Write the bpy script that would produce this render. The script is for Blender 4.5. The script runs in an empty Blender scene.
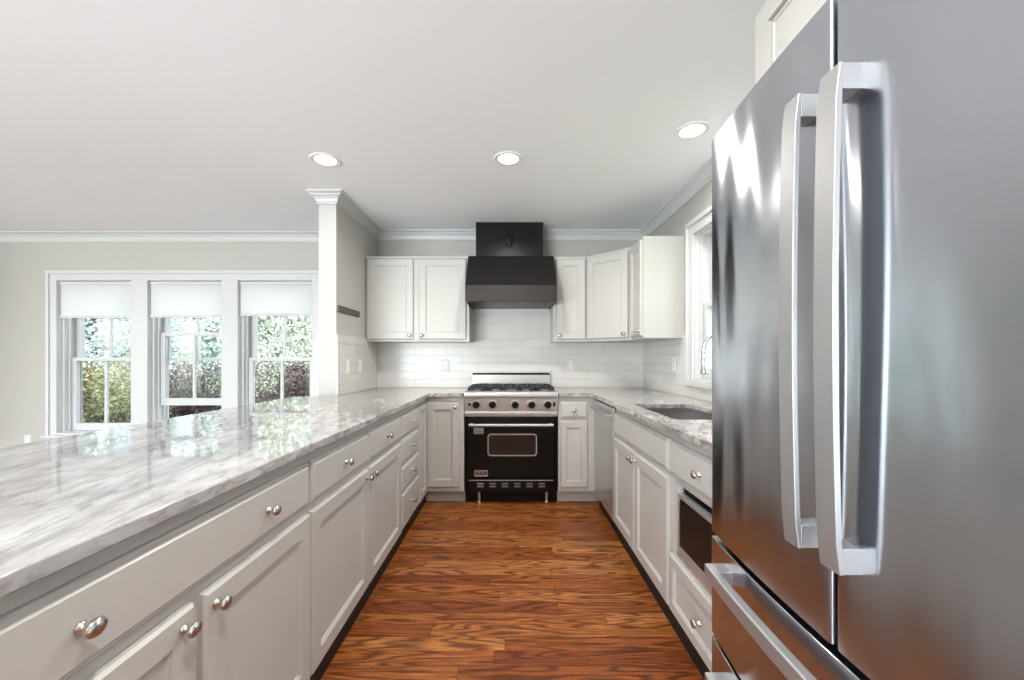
import bpy, bmesh, math, random
from mathutils import Vector, Matrix
PI = math.pi
random.seed(7)
scn = bpy.context.scene
C = scn.collection

# ------------------------------------------------------------------ camera
F = 405.0                      # focal length in pixels of a 1024 wide frame
cam_d = bpy.data.cameras.new('camera')
cam_d.sensor_width = 36.0
cam_d.lens = 36.0 * F / 1024.0
cam_d.shift_x = 2.0 / 1024.0
cam_d.shift_y = 19.0 / 1024.0
cam_d.clip_start = 0.02
cam = bpy.data.objects.new('camera', cam_d)
cam.location = (0, 0, 1.19)
cam.rotation_euler = (PI / 2, 0, 0)
C.objects.link(cam)
scn.camera = cam

# ------------------------------------------------------------------ world, sun, exposure
scn.view_settings.view_transform = 'Standard'
scn.view_settings.look = 'None'
scn.view_settings.gamma = 1.0
scn.view_settings.use_curve_mapping = False
scn.view_settings.exposure = 0.2

world = bpy.data.worlds.new('sky')
scn.world = world
world.use_nodes = True
wn = world.node_tree
wn.nodes.clear()
sky = wn.nodes.new('ShaderNodeTexSky')
sky.sky_type = 'NISHITA'
sky.sun_disc = False
sky.sun_elevation = math.radians(48)
sky.sun_rotation = math.radians(200)
sky.air_density = 1.0
sky.dust_density = 2.5
hs = wn.nodes.new('ShaderNodeHueSaturation')
hs.inputs['Saturation'].default_value = 0.55
bg = wn.nodes.new('ShaderNodeBackground')
bg.inputs['Strength'].default_value = 1.0
wo = wn.nodes.new('ShaderNodeOutputWorld')
wn.links.new(sky.outputs[0], hs.inputs['Color'])
wn.links.new(hs.outputs[0], bg.inputs['Color'])
wn.links.new(bg.outputs[0], wo.inputs['Surface'])

sun_d = bpy.data.lights.new('sun', 'SUN')
sun_d.energy = 5.0
sun_d.angle = math.radians(1.0)
sun_d.color = (1.0, 0.95, 0.86)
sun = bpy.data.objects.new('sun', sun_d)
sun.rotation_euler = (math.radians(42), 0, math.radians(-20))   # shines from behind the house towards +Y
C.objects.link(sun)

def area(name, loc, rot, sx, sy, power, color=(1, 1, 1), spread=180):
    d = bpy.data.lights.new(name, 'AREA')
    d.shape = 'RECTANGLE'; d.size = sx; d.size_y = sy
    d.energy = power; d.color = color; d.spread = math.radians(spread)
    o = bpy.data.objects.new(name, d)
    o.location = loc; o.rotation_euler = rot
    C.objects.link(o)
    return o
# added fill lamp behind the unseen rear glazing, tilted up to brighten the ceiling
area('rear_fill', (-3.3, -4.05, 0.7), (PI / 2 + math.radians(63), 0, 0), 4.1, 1.6, 860, (0.83, 0.91, 1.0))

# ------------------------------------------------------------------ node helpers
def new_mat(name):
    m = bpy.data.materials.new(name)
    m.use_nodes = True
    nt = m.node_tree
    return m, nt, nt.nodes['Principled BSDF']

def simple(name, col, rough=0.5, metal=0.0, coat=0.0, spec=None, aniso=0.0, noise=0.0, nscale=30.0, bump=0.0):
    m, nt, p = new_mat(name)
    p.inputs['Base Color'].default_value = (*col, 1)
    p.inputs['Roughness'].default_value = rough
    p.inputs['Metallic'].default_value = metal
    p.inputs['Coat Weight'].default_value = coat
    if spec is not None: p.inputs['Specular IOR Level'].default_value = spec
    tc = nt.nodes.new('ShaderNodeTexCoord')
    n = nt.nodes.new('ShaderNodeTexNoise')
    n.inputs['Scale'].default_value = nscale
    n.inputs['Detail'].default_value = 3
    nt.links.new(tc.outputs['Object'], n.inputs['Vector'])
    if noise > 0:
        mr = nt.nodes.new('ShaderNodeMapRange')
        mr.inputs['To Min'].default_value = max(0, rough - noise)
        mr.inputs['To Max'].default_value = rough + noise
        nt.links.new(n.outputs['Fac'], mr.inputs['Value'])
        nt.links.new(mr.outputs[0], p.inputs['Roughness'])
    if bump > 0:
        b = nt.nodes.new('ShaderNodeBump')
        b.inputs['Strength'].default_value = bump
        b.inputs['Distance'].default_value = 0.002
        nt.links.new(n.outputs['Fac'], b.inputs['Height'])
        nt.links.new(b.outputs[0], p.inputs['Normal'])
    if aniso > 0:
        p.inputs['Anisotropic'].default_value = aniso
        t = nt.nodes.new('ShaderNodeTangent')
        t.direction_type = 'RADIAL'; t.axis = 'Z'
        nt.links.new(t.outputs[0], p.inputs['Tangent'])
    return m

M = {}
M['cabinet'] = simple('cabinet_paint', (0.49, 0.475, 0.448), 0.34, noise=0.04, nscale=12)
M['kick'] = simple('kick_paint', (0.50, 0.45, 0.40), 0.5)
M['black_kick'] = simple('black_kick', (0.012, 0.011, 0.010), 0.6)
M['wall'] = simple('wall_paint', (0.47, 0.45, 0.41), 0.75, bump=0.05, nscale=300)
M['wall_white'] = simple('partition_paint', (0.53, 0.52, 0.495), 0.7, bump=0.05, nscale=300)
M['ceiling'] = simple('ceiling_paint', (0.90, 0.92, 0.95), 0.8, bump=0.04, nscale=250)
M['trim'] = simple('trim_paint', (0.60, 0.60, 0.60), 0.35)
M['nickel'] = simple('satin_nickel', (0.62, 0.60, 0.57), 0.2, 1.0, noise=0.05, nscale=40)
M['chrome'] = simple('polished_chrome', (0.75, 0.75, 0.76), 0.08, 1.0)
M['steel'] = simple('brushed_steel', (0.68, 0.68, 0.67), 0.30, 0.9, aniso=0.5, noise=0.04, nscale=60)
M['range_steel'] = simple('range_steel', (0.56, 0.555, 0.54), 0.34, 0.72, aniso=0.4, noise=0.03, nscale=50)
M['handle_steel'] = simple('handle_steel', (0.44, 0.44, 0.445), 0.46, 0.85)
M['enamel'] = simple('black_enamel', (0.006, 0.006, 0.006), 0.18, 0.0, spec=0.2)
M['hood'] = simple('black_hood_paint', (0.011, 0.010, 0.010), 0.30, 0.0, spec=0.22)
M['hood_under'] = simple('brown_black_filter', (0.06, 0.045, 0.04), 0.35, 0.5)
M['hood_band'] = simple('charcoal_hood_band', (0.028, 0.024, 0.023), 0.3, 0.1, spec=0.3)
M['iron'] = simple('cast_iron', (0.015, 0.015, 0.015), 0.55, bump=0.4, nscale=200)
M['black_plastic'] = simple('black_plastic', (0.008, 0.008, 0.008), 0.35, spec=0.2)
M['sink'] = simple('satin_sink_steel', (0.36, 0.34, 0.33), 0.32, 1.0)
M['tile_plate'] = simple('tile_coloured_plastic', (0.68, 0.67, 0.65), 0.3)
M['dark_glass'] = simple('dark_oven_glass', (0.006, 0.006, 0.007), 0.05, coat=0.5)
M['micro_glass'] = simple('microwave_glass', (0.010, 0.010, 0.010), 0.16, spec=0.15)
M['rubber'] = simple('gasket_rubber', (0.01, 0.01, 0.01), 0.7)
M['plate'] = simple('white_plastic', (0.85, 0.85, 0.84), 0.3)
M['badge'] = simple('badge_metal', (0.70, 0.70, 0.70), 0.3, 1.0)
M['sticker'] = simple('grey_sticker', (0.13, 0.13, 0.13), 0.4)
M['magnet_wood'] = simple('walnut_strip', (0.10, 0.075, 0.055), 0.55, bump=0.3, nscale=90)
M['fridge_side'] = simple('fridge_side_grey', (0.20, 0.20, 0.21), 0.45, 0.3)
M['bark'] = simple('bark', (0.10, 0.07, 0.05), 0.9, bump=0.8, nscale=30)

def mat_fridge():
    m, nt, p = new_mat('fridge_brushed_steel')
    N, L = nt.nodes, nt.links
    p.inputs['Base Color'].default_value = (0.55, 0.58, 0.63, 1)
    p.inputs['Metallic'].default_value = 1
    p.inputs['Anisotropic'].default_value = 0.9
    p.inputs['Anisotropic Rotation'].default_value = 0.25
    t = N.new('ShaderNodeTangent'); t.direction_type = 'RADIAL'; t.axis = 'Z'
    L.new(t.outputs[0], p.inputs['Tangent'])
    tc = N.new('ShaderNodeTexCoord')
    mp = N.new('ShaderNodeMapping'); mp.inputs['Scale'].default_value = (1.3, 3.6, 0.45)
    L.new(tc.outputs['Object'], mp.inputs['Vector'])
    n = N.new('ShaderNodeTexNoise'); n.inputs['Scale'].default_value = 1.4; n.inputs['Detail'].default_value = 1.0
    L.new(mp.outputs[0], n.inputs['Vector'])
    b = N.new('ShaderNodeBump'); b.inputs['Strength'].default_value = 0.4; b.inputs['Distance'].default_value = 0.045
    L.new(n.outputs['Fac'], b.inputs['Height'])
    L.new(b.outputs[0], p.inputs['Normal'])
    s = N.new('ShaderNodeTexNoise'); s.inputs['Scale'].default_value = 7; s.inputs['Detail'].default_value = 4
    L.new(tc.outputs['Object'], s.inputs['Vector'])
    mr = N.new('ShaderNodeMapRange'); mr.inputs['To Min'].default_value = 0.13; mr.inputs['To Max'].default_value = 0.21
    L.new(s.outputs['Fac'], mr.inputs['Value'])
    L.new(mr.outputs[0], p.inputs['Roughness'])
    return m
M['fridge'] = mat_fridge()

def mat_tile():
    m, nt, p = new_mat('subway_tile')
    N, L = nt.nodes, nt.links
    tc = N.new('ShaderNodeTexCoord')
    sp = N.new('ShaderNodeSeparateXYZ'); L.new(tc.outputs['Object'], sp.inputs[0])
    ad = N.new('ShaderNodeMath'); ad.operation = 'ADD'
    L.new(sp.outputs['X'], ad.inputs[0]); L.new(sp.outputs['Y'], ad.inputs[1])
    cb = N.new('ShaderNodeCombineXYZ'); L.new(ad.outputs[0], cb.inputs['X']); L.new(sp.outputs['Z'], cb.inputs['Y'])
    mp = N.new('ShaderNodeMapping'); mp.inputs['Location'].default_value = (20.05, 0.013, 0)
    L.new(cb.outputs[0], mp.inputs['Vector'])
    br = N.new('ShaderNodeTexBrick')
    br.inputs['Scale'].default_value = 1.0
    br.inputs['Brick Width'].default_value = 0.305
    br.inputs['Row Height'].default_value = 0.0775
    br.inputs['Mortar Size'].default_value = 0.0016
    br.inputs['Mortar Smooth'].default_value = 0.3
    br.inputs['Color1'].default_value = (0.70, 0.69, 0.67, 1)
    br.inputs['Color2'].default_value = (0.66, 0.65, 0.63, 1)
    br.inputs['Mortar'].default_value = (0.50, 0.48, 0.45, 1)
    L.new(mp.outputs[0], br.inputs['Vector'])
    L.new(br.outputs['Color'], p.inputs['Base Color'])
    p.inputs['Roughness'].default_value = 0.22
    b = N.new('ShaderNodeBump'); b.invert = True
    b.inputs['Strength'].default_value = 0.6; b.inputs['Distance'].default_value = 0.002
    L.new(br.outputs['Fac'], b.inputs['Height'])
    n = N.new('ShaderNodeTexNoise'); n.inputs['Scale'].default_value = 14
    L.new(tc.outputs['Object'], n.inputs['Vector'])
    b2 = N.new('ShaderNodeBump'); b2.inputs['Strength'].default_value = 0.15; b2.inputs['Distance'].default_value = 0.004
    L.new(n.outputs['Fac'], b2.inputs['Height']); L.new(b.outputs[0], b2.inputs['Normal'])
    L.new(b2.outputs[0], p.inputs['Normal'])
    return m
M['tile'] = mat_tile()

def ramp(nt, fac, stops):
    r = nt.nodes.new('ShaderNodeValToRGB')
    el = r.color_ramp.elements
    while len(el) < len(stops): el.new(0.5)
    for e, (pos, col) in zip(el, stops):
        e.position = pos; e.color = (*col, 1) if len(col) == 3 else col
    nt.links.new(fac, r.inputs['Fac'])
    return r.outputs['Color']

def mathn(nt, op, a, b=None, c=None):
    n = nt.nodes.new('ShaderNodeMath'); n.operation = op
    for i, v in enumerate((a, b, c)):
        if v is None: continue
        if isinstance(v, (int, float)): n.inputs[i].default_value = v
        else: nt.links.new(v, n.inputs[i])
    return n.outputs[0]

def mixc(nt, fac, a, b, mode='MIX'):
    n = nt.nodes.new('ShaderNodeMix'); n.data_type = 'RGBA'; n.blend_type = mode
    for sock, v in ((n.inputs[0], fac), (n.inputs[6], a), (n.inputs[7], b)):
        if isinstance(v, (int, float)): sock.default_value = v
        elif isinstance(v, tuple): sock.default_value = (*v, 1)
        else: nt.links.new(v, sock)
    return n.outputs[2]

def noise(nt, vec, scale, detail=4, rough=0.5, dist=0.0):
    n = nt.nodes.new('ShaderNodeTexNoise')
    n.inputs['Scale'].default_value = scale; n.inputs['Detail'].default_value = detail
    n.inputs['Roughness'].default_value = rough; n.inputs['Distortion'].default_value = dist
    nt.links.new(vec, n.inputs['Vector'])
    return n.outputs['Fac']

def mapping(nt, vec, scale=(1, 1, 1), rot=(0, 0, 0), loc=(0, 0, 0)):
    m = nt.nodes.new('ShaderNodeMapping')
    m.inputs['Scale'].default_value = scale; m.inputs['Rotation'].default_value = rot; m.inputs['Location'].default_value = loc
    nt.links.new(vec, m.inputs['Vector'])
    return m.outputs[0]

def mat_floor():
    m, nt, p = new_mat('red_oak_floor')
    N, L = nt.nodes, nt.links
    tc = N.new('ShaderNodeTexCoord')
    sp = N.new('ShaderNodeSeparateXYZ'); L.new(tc.outputs['Object'], sp.inputs[0])
    x, y = sp.outputs['X'], sp.outputs['Y']
    W, LN = 0.0826, 1.15
    rowf = mathn(nt, 'DIVIDE', y, W)
    row = mathn(nt, 'FLOOR', rowf)
    w1 = N.new('ShaderNodeTexWhiteNoise'); w1.noise_dimensions = '1D'; L.new(row, w1.inputs['W'])
    xs = mathn(nt, 'ADD', mathn(nt, 'DIVIDE', x, LN), mathn(nt, 'MULTIPLY', w1.outputs['Value'], 7.3))
    col = mathn(nt, 'FLOOR', xs)
    cid = N.new('ShaderNodeCombineXYZ'); L.new(row, cid.inputs['X']); L.new(col, cid.inputs['Y'])
    w2 = N.new('ShaderNodeTexWhiteNoise'); w2.noise_dimensions = '2D'; L.new(cid.outputs[0], w2.inputs['Vector'])
    rid = w2.outputs['Value']
    # grain space: stretched along the board, shifted per board
    off = mathn(nt, 'MULTIPLY', rid, 37.0)
    gv = N.new('ShaderNodeCombineXYZ')
    L.new(mathn(nt, 'ADD', x, off), gv.inputs['X']); L.new(mathn(nt, 'ADD', y, mathn(nt, 'MULTIPLY', rid, 11.0)), gv.inputs['Y'])
    L.new(off, gv.inputs['Z'])
    big = noise(nt, mapping(nt, gv.outputs[0], (0.9, 7.5, 1)), 1.0, 2, 0.45, 0.15)
    rings = mathn(nt, 'SINE', mathn(nt, 'MULTIPLY', big, 105.0))
    rings = mathn(nt, 'MULTIPLY_ADD', rings, 0.5, 0.5)
    rings = mathn(nt, 'POWER', rings, 2.2)
    fine = noise(nt, mapping(nt, gv.outputs[0], (6, 160, 1)), 1.0, 4, 0.65)
    pores = noise(nt, mapping(nt, gv.outputs[0], (14, 420, 1)), 1.0, 2, 0.6)
    base = ramp(nt, rid, [(0.0, (0.27, 0.068, 0.016)), (0.35, (0.40, 0.115, 0.024)), (0.7, (0.52, 0.175, 0.040)), (1.0, (0.66, 0.27, 0.075))])
    mottled = noise(nt, mapping(nt, gv.outputs[0], (1.2, 5, 1)), 1.6, 3)
    base = mixc(nt, mathn(nt, 'MULTIPLY', mottled, 0.45), base, (0.28, 0.072, 0.018))
    dark = (0.055, 0.011, 0.003)
    g1 = mixc(nt, mathn(nt, 'MULTIPLY', rings, 0.74), base, dark)
    fr = ramp(nt, fine, [(0.40, (0, 0, 0)), (0.62, (1, 1, 1))])
    g2 = mixc(nt, mathn(nt, 'MULTIPLY', fr, 0.5), g1, dark)
    pr = ramp(nt, pores, [(0.50, (0, 0, 0)), (0.60, (1, 1, 1))])
    g3 = mixc(nt, mathn(nt, 'MULTIPLY', pr, 0.55), g2, (0.05, 0.015, 0.006))
    # seams
    fy = mathn(nt, 'FRACT', rowf); fx = mathn(nt, 'FRACT', xs)
    sy_ = mathn(nt, 'LESS_THAN', mathn(nt, 'MINIMUM', fy, mathn(nt, 'SUBTRACT', 1.0, fy)), 0.012)
    sx_ = mathn(nt, 'LESS_THAN', mathn(nt, 'MINIMUM', fx, mathn(nt, 'SUBTRACT', 1.0, fx)), 0.0011)
    seam = mathn(nt, 'MAXIMUM', sy_, sx_)
    g4 = mixc(nt, mathn(nt, 'MULTIPLY', seam, 0.7), g3, (0.03, 0.010, 0.005))
    L.new(g4, p.inputs['Base Color'])
    rr = mathn(nt, 'MULTIPLY_ADD', fine, 0.2, 0.26)
    p.inputs['Specular IOR Level'].default_value = 0.32
    L.new(rr, p.inputs['Roughness'])
    b = N.new('ShaderNodeBump'); b.inputs['Strength'].default_value = 0.12; b.inputs['Distance'].default_value = 0.001
    L.new(mathn(nt, 'SUBTRACT', fine, seam), b.inputs['Height'])
    L.new(b.outputs[0], p.inputs['Normal'])
    return m
M['floor'] = mat_floor()

def mat_granite(name, w0, w1, y0, y1, rot):
    """w0..w1: share of warm brown mineral, changing along the slab from y0 to y1"""
    m, nt, p = new_mat(name)
    N, L = nt.nodes, nt.links
    tc = N.new('ShaderNodeTexCoord')
    v = mapping(nt, tc.outputs['Object'], rot=(0, 0, math.radians(rot)))
    a = noise(nt, mapping(nt, v, (5.0, 1.2, 5.0)), 1.0, 9, 0.66, 1.1)
    b_ = noise(nt, mapping(nt, v, (24, 3.2, 24), loc=(4, 2, 1)), 1.0, 8, 0.68, 0.6)
    c_ = noise(nt, mapping(nt, v, (4.0, 1.4, 4.0), loc=(9, 1, 3)), 1.0, 6, 0.60, 1.2)
    f_ = noise(nt, mapping(nt, v, (32, 13, 32), loc=(1, 5, 2)), 1.0, 5, 0.62, 0.6)
    sp = N.new('ShaderNodeSeparateXYZ'); L.new(tc.outputs['Object'], sp.inputs[0])
    mr = N.new('ShaderNodeMapRange'); mr.inputs['From Min'].default_value = y0; mr.inputs['From Max'].default_value = y1
    mr.inputs['To Min'].default_value = w0; mr.inputs['To Max'].default_value = w1
    L.new(sp.outputs['Y'], mr.inputs['Value'])
    body = ramp(nt, a, [(0.36, (0.23, 0.24, 0.26)), (0.46, (0.36, 0.365, 0.38)), (0.56, (0.47, 0.475, 0.485)), (0.68, (0.58, 0.58, 0.58))])
    warm = ramp(nt, f_, [(0.38, (0.17, 0.125, 0.095)), (0.48, (0.42, 0.36, 0.30)), (0.56, (0.62, 0.575, 0.52))])
    wm = ramp(nt, c_, [(0.40, (0.25, 0.25, 0.25)), (0.56, (1, 1, 1))])
    col = mixc(nt, mathn(nt, 'MULTIPLY', wm, mr.outputs[0]), body, warm)
    vein = ramp(nt, c_, [(0.455, (0, 0, 0)), (0.49, (1, 1, 1)), (0.53, (0, 0, 0))])
    col = mixc(nt, mathn(nt, 'MULTIPLY', vein, mathn(nt, 'MULTIPLY', mr.outputs[0], 0.6)), col, (0.24, 0.17, 0.12))
    st = ramp(nt, b_, [(0.38, (1, 1, 1)), (0.47, (0, 0, 0))])
    col = mixc(nt, mathn(nt, 'MULTIPLY', st, 0.55), col, (0.20, 0.20, 0.215))
    mo = ramp(nt, f_, [(0.38, (1, 1, 1)), (0.47, (0, 0, 0))])
    col = mixc(nt, mathn(nt, 'MULTIPLY', mo, 0.30), col, (0.22, 0.18, 0.15))
    L.new(col, p.inputs['Base Color'])
    p.inputs['Roughness'].default_value = 0.035
    p.inputs['Specular IOR Level'].default_value = 0.65
    return m
M['granite'] = mat_granite('white_granite', 0.30, 0.90, 1.4, 3.4, -14)
M['granite_warm'] = mat_granite('warm_white_granite', 0.70, 0.95, 1.0, 3.4, 24)

def mat_glass():
    m = bpy.data.materials.new('window_glass'); m.use_nodes = True
    nt = m.node_tree; nt.nodes.clear()
    o = nt.nodes.new('ShaderNodeOutputMaterial')
    t = nt.nodes.new('ShaderNodeBsdfTransparent'); t.inputs[0].default_value = (0.95, 0.975, 0.97, 1)
    g = nt.nodes.new('ShaderNodeBsdfGlossy'); g.inputs['Roughness'].default_value = 0.01
    lw = nt.nodes.new('ShaderNodeLayerWeight'); lw.inputs['Blend'].default_value = 0.5
    f = nt.nodes.new('ShaderNodeMath'); f.operation = 'MULTIPLY_ADD'; f.inputs[1].default_value = 0.9; f.inputs[2].default_value = 0.04; f.use_clamp = True
    pw = nt.nodes.new('ShaderNodeMath'); pw.operation = 'POWER'; pw.inputs[1].default_value = 5.0
    nt.links.new(lw.outputs['Facing'], pw.inputs[0]); nt.links.new(pw.outputs[0], f.inputs[0])
    mx = nt.nodes.new('ShaderNodeMixShader')
    nt.links.new(f.outputs[0], mx.inputs[0]); nt.links.new(t.outputs[0], mx.inputs[1]); nt.links.new(g.outputs[0], mx.inputs[2])
    nt.links.new(mx.outputs[0], o.inputs[0])
    return m
M['glass'] = mat_glass()

def mat_shade():
    m = bpy.data.materials.new('shade_fabric'); m.use_nodes = True
    nt = m.node_tree; nt.nodes.clear()
    o = nt.nodes.new('ShaderNodeOutputMaterial')
    d = nt.nodes.new('ShaderNodeBsdfDiffuse'); d.inputs[0].default_value = (0.86, 0.86, 0.86, 1)
    t = nt.nodes.new('ShaderNodeBsdfTranslucent'); t.inputs[0].default_value = (0.9, 0.9, 0.9, 1)
    mx = nt.nodes.new('ShaderNodeMixShader'); mx.inputs[0].default_value = 0.45
    nt.links.new(d.outputs[0], mx.inputs[1]); nt.links.new(t.outputs[0], mx.inputs[2]); nt.links.new(mx.outputs[0], o.inputs[0])
    return m
M['shade'] = mat_shade()

def emis(name, col, s):
    m = bpy.data.materials.new(name); m.use_nodes = True
    nt = m.node_tree; nt.nodes.clear()
    o = nt.nodes.new('ShaderNodeOutputMaterial'); e = nt.nodes.new('ShaderNodeEmission')
    e.inputs[0].default_value = (*col, 1); e.inputs[1].default_value = s
    nt.links.new(e.outputs[0], o.inputs[0]); return m
M['lamp'] = emis('lamp_lens', (1.0, 0.97, 0.92), 9.0)

def mat_leaf(name, c1, c2):
    m, nt, p = new_mat(name)
    tc = nt.nodes.new('ShaderNodeTexCoord')
    n = noise(nt, tc.outputs['Object'], 9.0, 3)
    c = ramp(nt, n, [(0.3, c1), (0.7, c2)])
    nt.links.new(c, p.inputs['Base Color'])
    p.inputs['Roughness'].default_value = 0.6
    return m
M['leaf_yellow'] = mat_leaf('yellow_green_leaf', (0.05, 0.055, 0.03), (0.42, 0.40, 0.17))
M['leaf_brown'] = mat_leaf('plum_brown_leaf', (0.035, 0.022, 0.022), (0.15, 0.10, 0.095))
M['leaf_green'] = mat_leaf('hazed_green_leaf', (0.34, 0.40, 0.34), (0.62, 0.66, 0.57))  # leaf colour lightened to carry the washed-out haze of the window view
M['leaf_blue'] = mat_leaf('hazed_blue_green_leaf', (0.34, 0.43, 0.44), (0.58, 0.66, 0.68))  # bright window haze is mixed into this leaf colour too
M['lawn'] = mat_leaf('lawn_grass', (0.08, 0.12, 0.03), (0.20, 0.26, 0.07))

# ------------------------------------------------------------------ mesh helpers
class MB:
    def __init__(s): s.bm = bmesh.new()
    def box(s, x0, x1, y0, y1, z0, z1):
        x0, x1 = sorted((x0, x1)); y0, y1 = sorted((y0, y1)); z0, z1 = sorted((z0, z1))
        v = [s.bm.verts.new(p) for p in ((x0,y0,z0),(x1,y0,z0),(x1,y1,z0),(x0,y1,z0),(x0,y0,z1),(x1,y0,z1),(x1,y1,z1),(x0,y1,z1))]
        for f in ((3,2,1,0),(4,5,6,7),(0,1,5,4),(1,2,6,5),(2,3,7,6),(3,0,4,7)): s.bm.faces.new([v[i] for i in f])
        return s
    def prism(s, pts, a0, a1, axis='z'):
        """closed polygon extruded along an axis; pts are the two other coordinates in order"""
        def P(p, a):
            if axis == 'z': return (p[0], p[1], a)
            if axis == 'x': return (a, p[0], p[1])
            return (p[0], a, p[1])
        A = [s.bm.verts.new(P(p, a0)) for p in pts]; B = [s.bm.verts.new(P(p, a1)) for p in pts]
        n = len(pts)
        s.bm.faces.new(list(reversed(A))); s.bm.faces.new(B)
        for i in range(n): s.bm.faces.new((A[i], A[(i+1) % n], B[(i+1) % n], B[i]))
        return s
    def rings(s, u0, u1, v0, v1, rg, y=0.0):
        """stepped panel facing -y: rg = [(inset, height above y)...]"""
        prev = None
        for k, (i, h) in enumerate(rg):
            vs = [s.bm.verts.new(p) for p in ((u0+i, y-h, v0+i), (u1-i, y-h, v0+i), (u1-i, y-h, v1-i), (u0+i, y-h, v1-i))]
            if prev:
                for j in range(4): s.bm.faces.new((prev[j], prev[(j+1) % 4], vs[(j+1) % 4], vs[j]))
            else: s.bm.faces.new(list(reversed(vs)))
            prev = vs
        s.bm.faces.new(prev)
        return s
    def lathe(s, prof, seg=20, mat=None, sx=1.0, sy=1.0):
        """profile (r, h) around z, then transformed by mat"""
        mat = mat or Matrix.Identity(4)
        prev = None
        for r, h in prof:
            if r < 1e-6: cur = [s.bm.verts.new(mat @ Vector((0, 0, h)))]
            else: cur = [s.bm.verts.new(mat @ Vector((r*sx*math.cos(2*PI*i/seg), r*sy*math.sin(2*PI*i/seg), h))) for i in range(seg)]
            if prev:
                if len(prev) == 1 and len(cur) == 1: pass
                elif len(prev) == 1:
                    for i in range(seg): s.bm.faces.new((prev[0], cur[i], cur[(i+1) % seg]))
                elif len(cur) == 1:
                    for i in range(seg): s.bm.faces.new((prev[i], prev[(i+1) % seg], cur[0]))
                else:
                    for i in range(seg): s.bm.faces.new((prev[i], prev[(i+1) % seg], cur[(i+1) % seg], cur[i]))
            prev = cur
        return s
    def tube(s, pts, r, seg=12, caps=True):
        pts = [Vector(p) for p in pts]
        rs = r if isinstance(r, (list, tuple)) else [r]*len(pts)
        up = None; prev = None; rings = []
        for i, p in enumerate(pts):
            d = (pts[min(i+1, len(pts)-1)] - pts[max(i-1, 0)]).normalized()
            if up is None:
                up = Vector((0, 0, 1)) if abs(d.z) < 0.9 else Vector((1, 0, 0))
            u = (up - d*up.dot(d)).normalized(); w = d.cross(u); up = u
            rings.append([s.bm.verts.new(p + (u*math.cos(2*PI*k/seg) + w*math.sin(2*PI*k/seg))*rs[i]) for k in range(seg)])
        for a, b in zip(rings, rings[1:]):
            for k in range(seg): s.bm.faces.new((a[k], a[(k+1) % seg], b[(k+1) % seg], b[k]))
        if caps:
            s.bm.faces.new(list(reversed(rings[0]))); s.bm.faces.new(rings[-1])
        return s
    def build(s, name, mat, parent=None, bevel=0.0, seg=2, kind=None, sharp=32):
        bm = s.bm
        bmesh.ops.recalc_face_normals(bm, faces=bm.faces)
        for f in bm.faces: f.smooth = True
        for e in bm.edges:
            if len(e.link_faces) == 2 and e.calc_face_angle(0) > math.radians(sharp): e.smooth = False
        me = bpy.data.meshes.new(name); bm.to_mesh(me); bm.free()
        me.materials.append(mat)
        o = bpy.data.objects.new(name, me); C.objects.link(o)
        if parent: o.parent = parent
        if bevel > 0:
            b = o.modifiers.new('bevel', 'BEVEL'); b.width = bevel; b.segments = seg
            b.limit_method = 'ANGLE'; b.angle_limit = math.radians(40); b.harden_normals = True
        if kind: o['kind'] = kind
        return o

def thing(name, label, cat, loc=(0, 0, 0), rz=0.0, group=None):
    o = bpy.data.objects.new(name, None); C.objects.link(o)
    o.empty_display_size = 0.1
    o.location = loc; o.rotation_euler = (0, 0, rz); o['label'] = label; o['category'] = cat
    if group: o['group'] = group
    return o
def tag(o, label, cat, group=None):
    o['label'] = label; o['category'] = cat
    if group: o['group'] = group
    return o
def dup(root, loc, rz=0.0, label=None, group=None):
    r = root.copy(); C.objects.link(r); r.location = loc; r.rotation_euler = (0, 0, rz)
    if label: r['label'] = label
    if group: r['group'] = group
    for ch in list(root.children):
        c = ch.copy(); C.objects.link(c); c.parent = r
        for g in list(ch.children):
            d = g.copy(); C.objects.link(d); d.parent = c
    return r
def struct(name, mb, mat, parent=None, bevel=0.0): return mb.build(name, mat, parent, bevel, kind='structure')

def cells(xs, ys, inside, z0, z1, hole_round=None):
    """slab made of grid cells, in the xy plane"""
    mb = MB(); bm = mb.bm; V = {}
    def v(i, j, z):
        k = (i, j, z)
        if k not in V: V[k] = bm.verts.new((xs[i], ys[j], z))
        return V[k]
    nx, ny = len(xs)-1, len(ys)-1
    ins = lambda i, j: 0 <= i < nx and 0 <= j < ny and inside((xs[i]+xs[i+1])/2, (ys[j]+ys[j+1])/2)
    for i in range(nx):
        for j in range(ny):
            if not ins(i, j): continue
            bm.faces.new((v(i,j,z1), v(i+1,j,z1), v(i+1,j+1,z1), v(i,j+1,z1)))
            bm.faces.new((v(i,j+1,z0), v(i+1,j+1,z0), v(i+1,j,z0), v(i,j,z0)))
            if not ins(i-1, j): bm.faces.new((v(i,j+1,z0), v(i,j,z0), v(i,j,z1), v(i,j+1,z1)))
            if not ins(i+1, j): bm.faces.new((v(i+1,j,z0), v(i+1,j+1,z0), v(i+1,j+1,z1), v(i+1,j,z1)))
            if not ins(i, j-1): bm.faces.new((v(i,j,z0), v(i+1,j,z0), v(i+1,j,z1), v(i,j,z1)))
            if not ins(i, j+1): bm.faces.new((v(i+1,j+1,z0), v(i,j+1,z0), v(i,j+1,z1), v(i+1,j+1,z1)))
    bmesh.ops.dissolve_limit(bm, angle_limit=0.01, verts=bm.verts[:], edges=bm.edges[:])
    return mb

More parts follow.
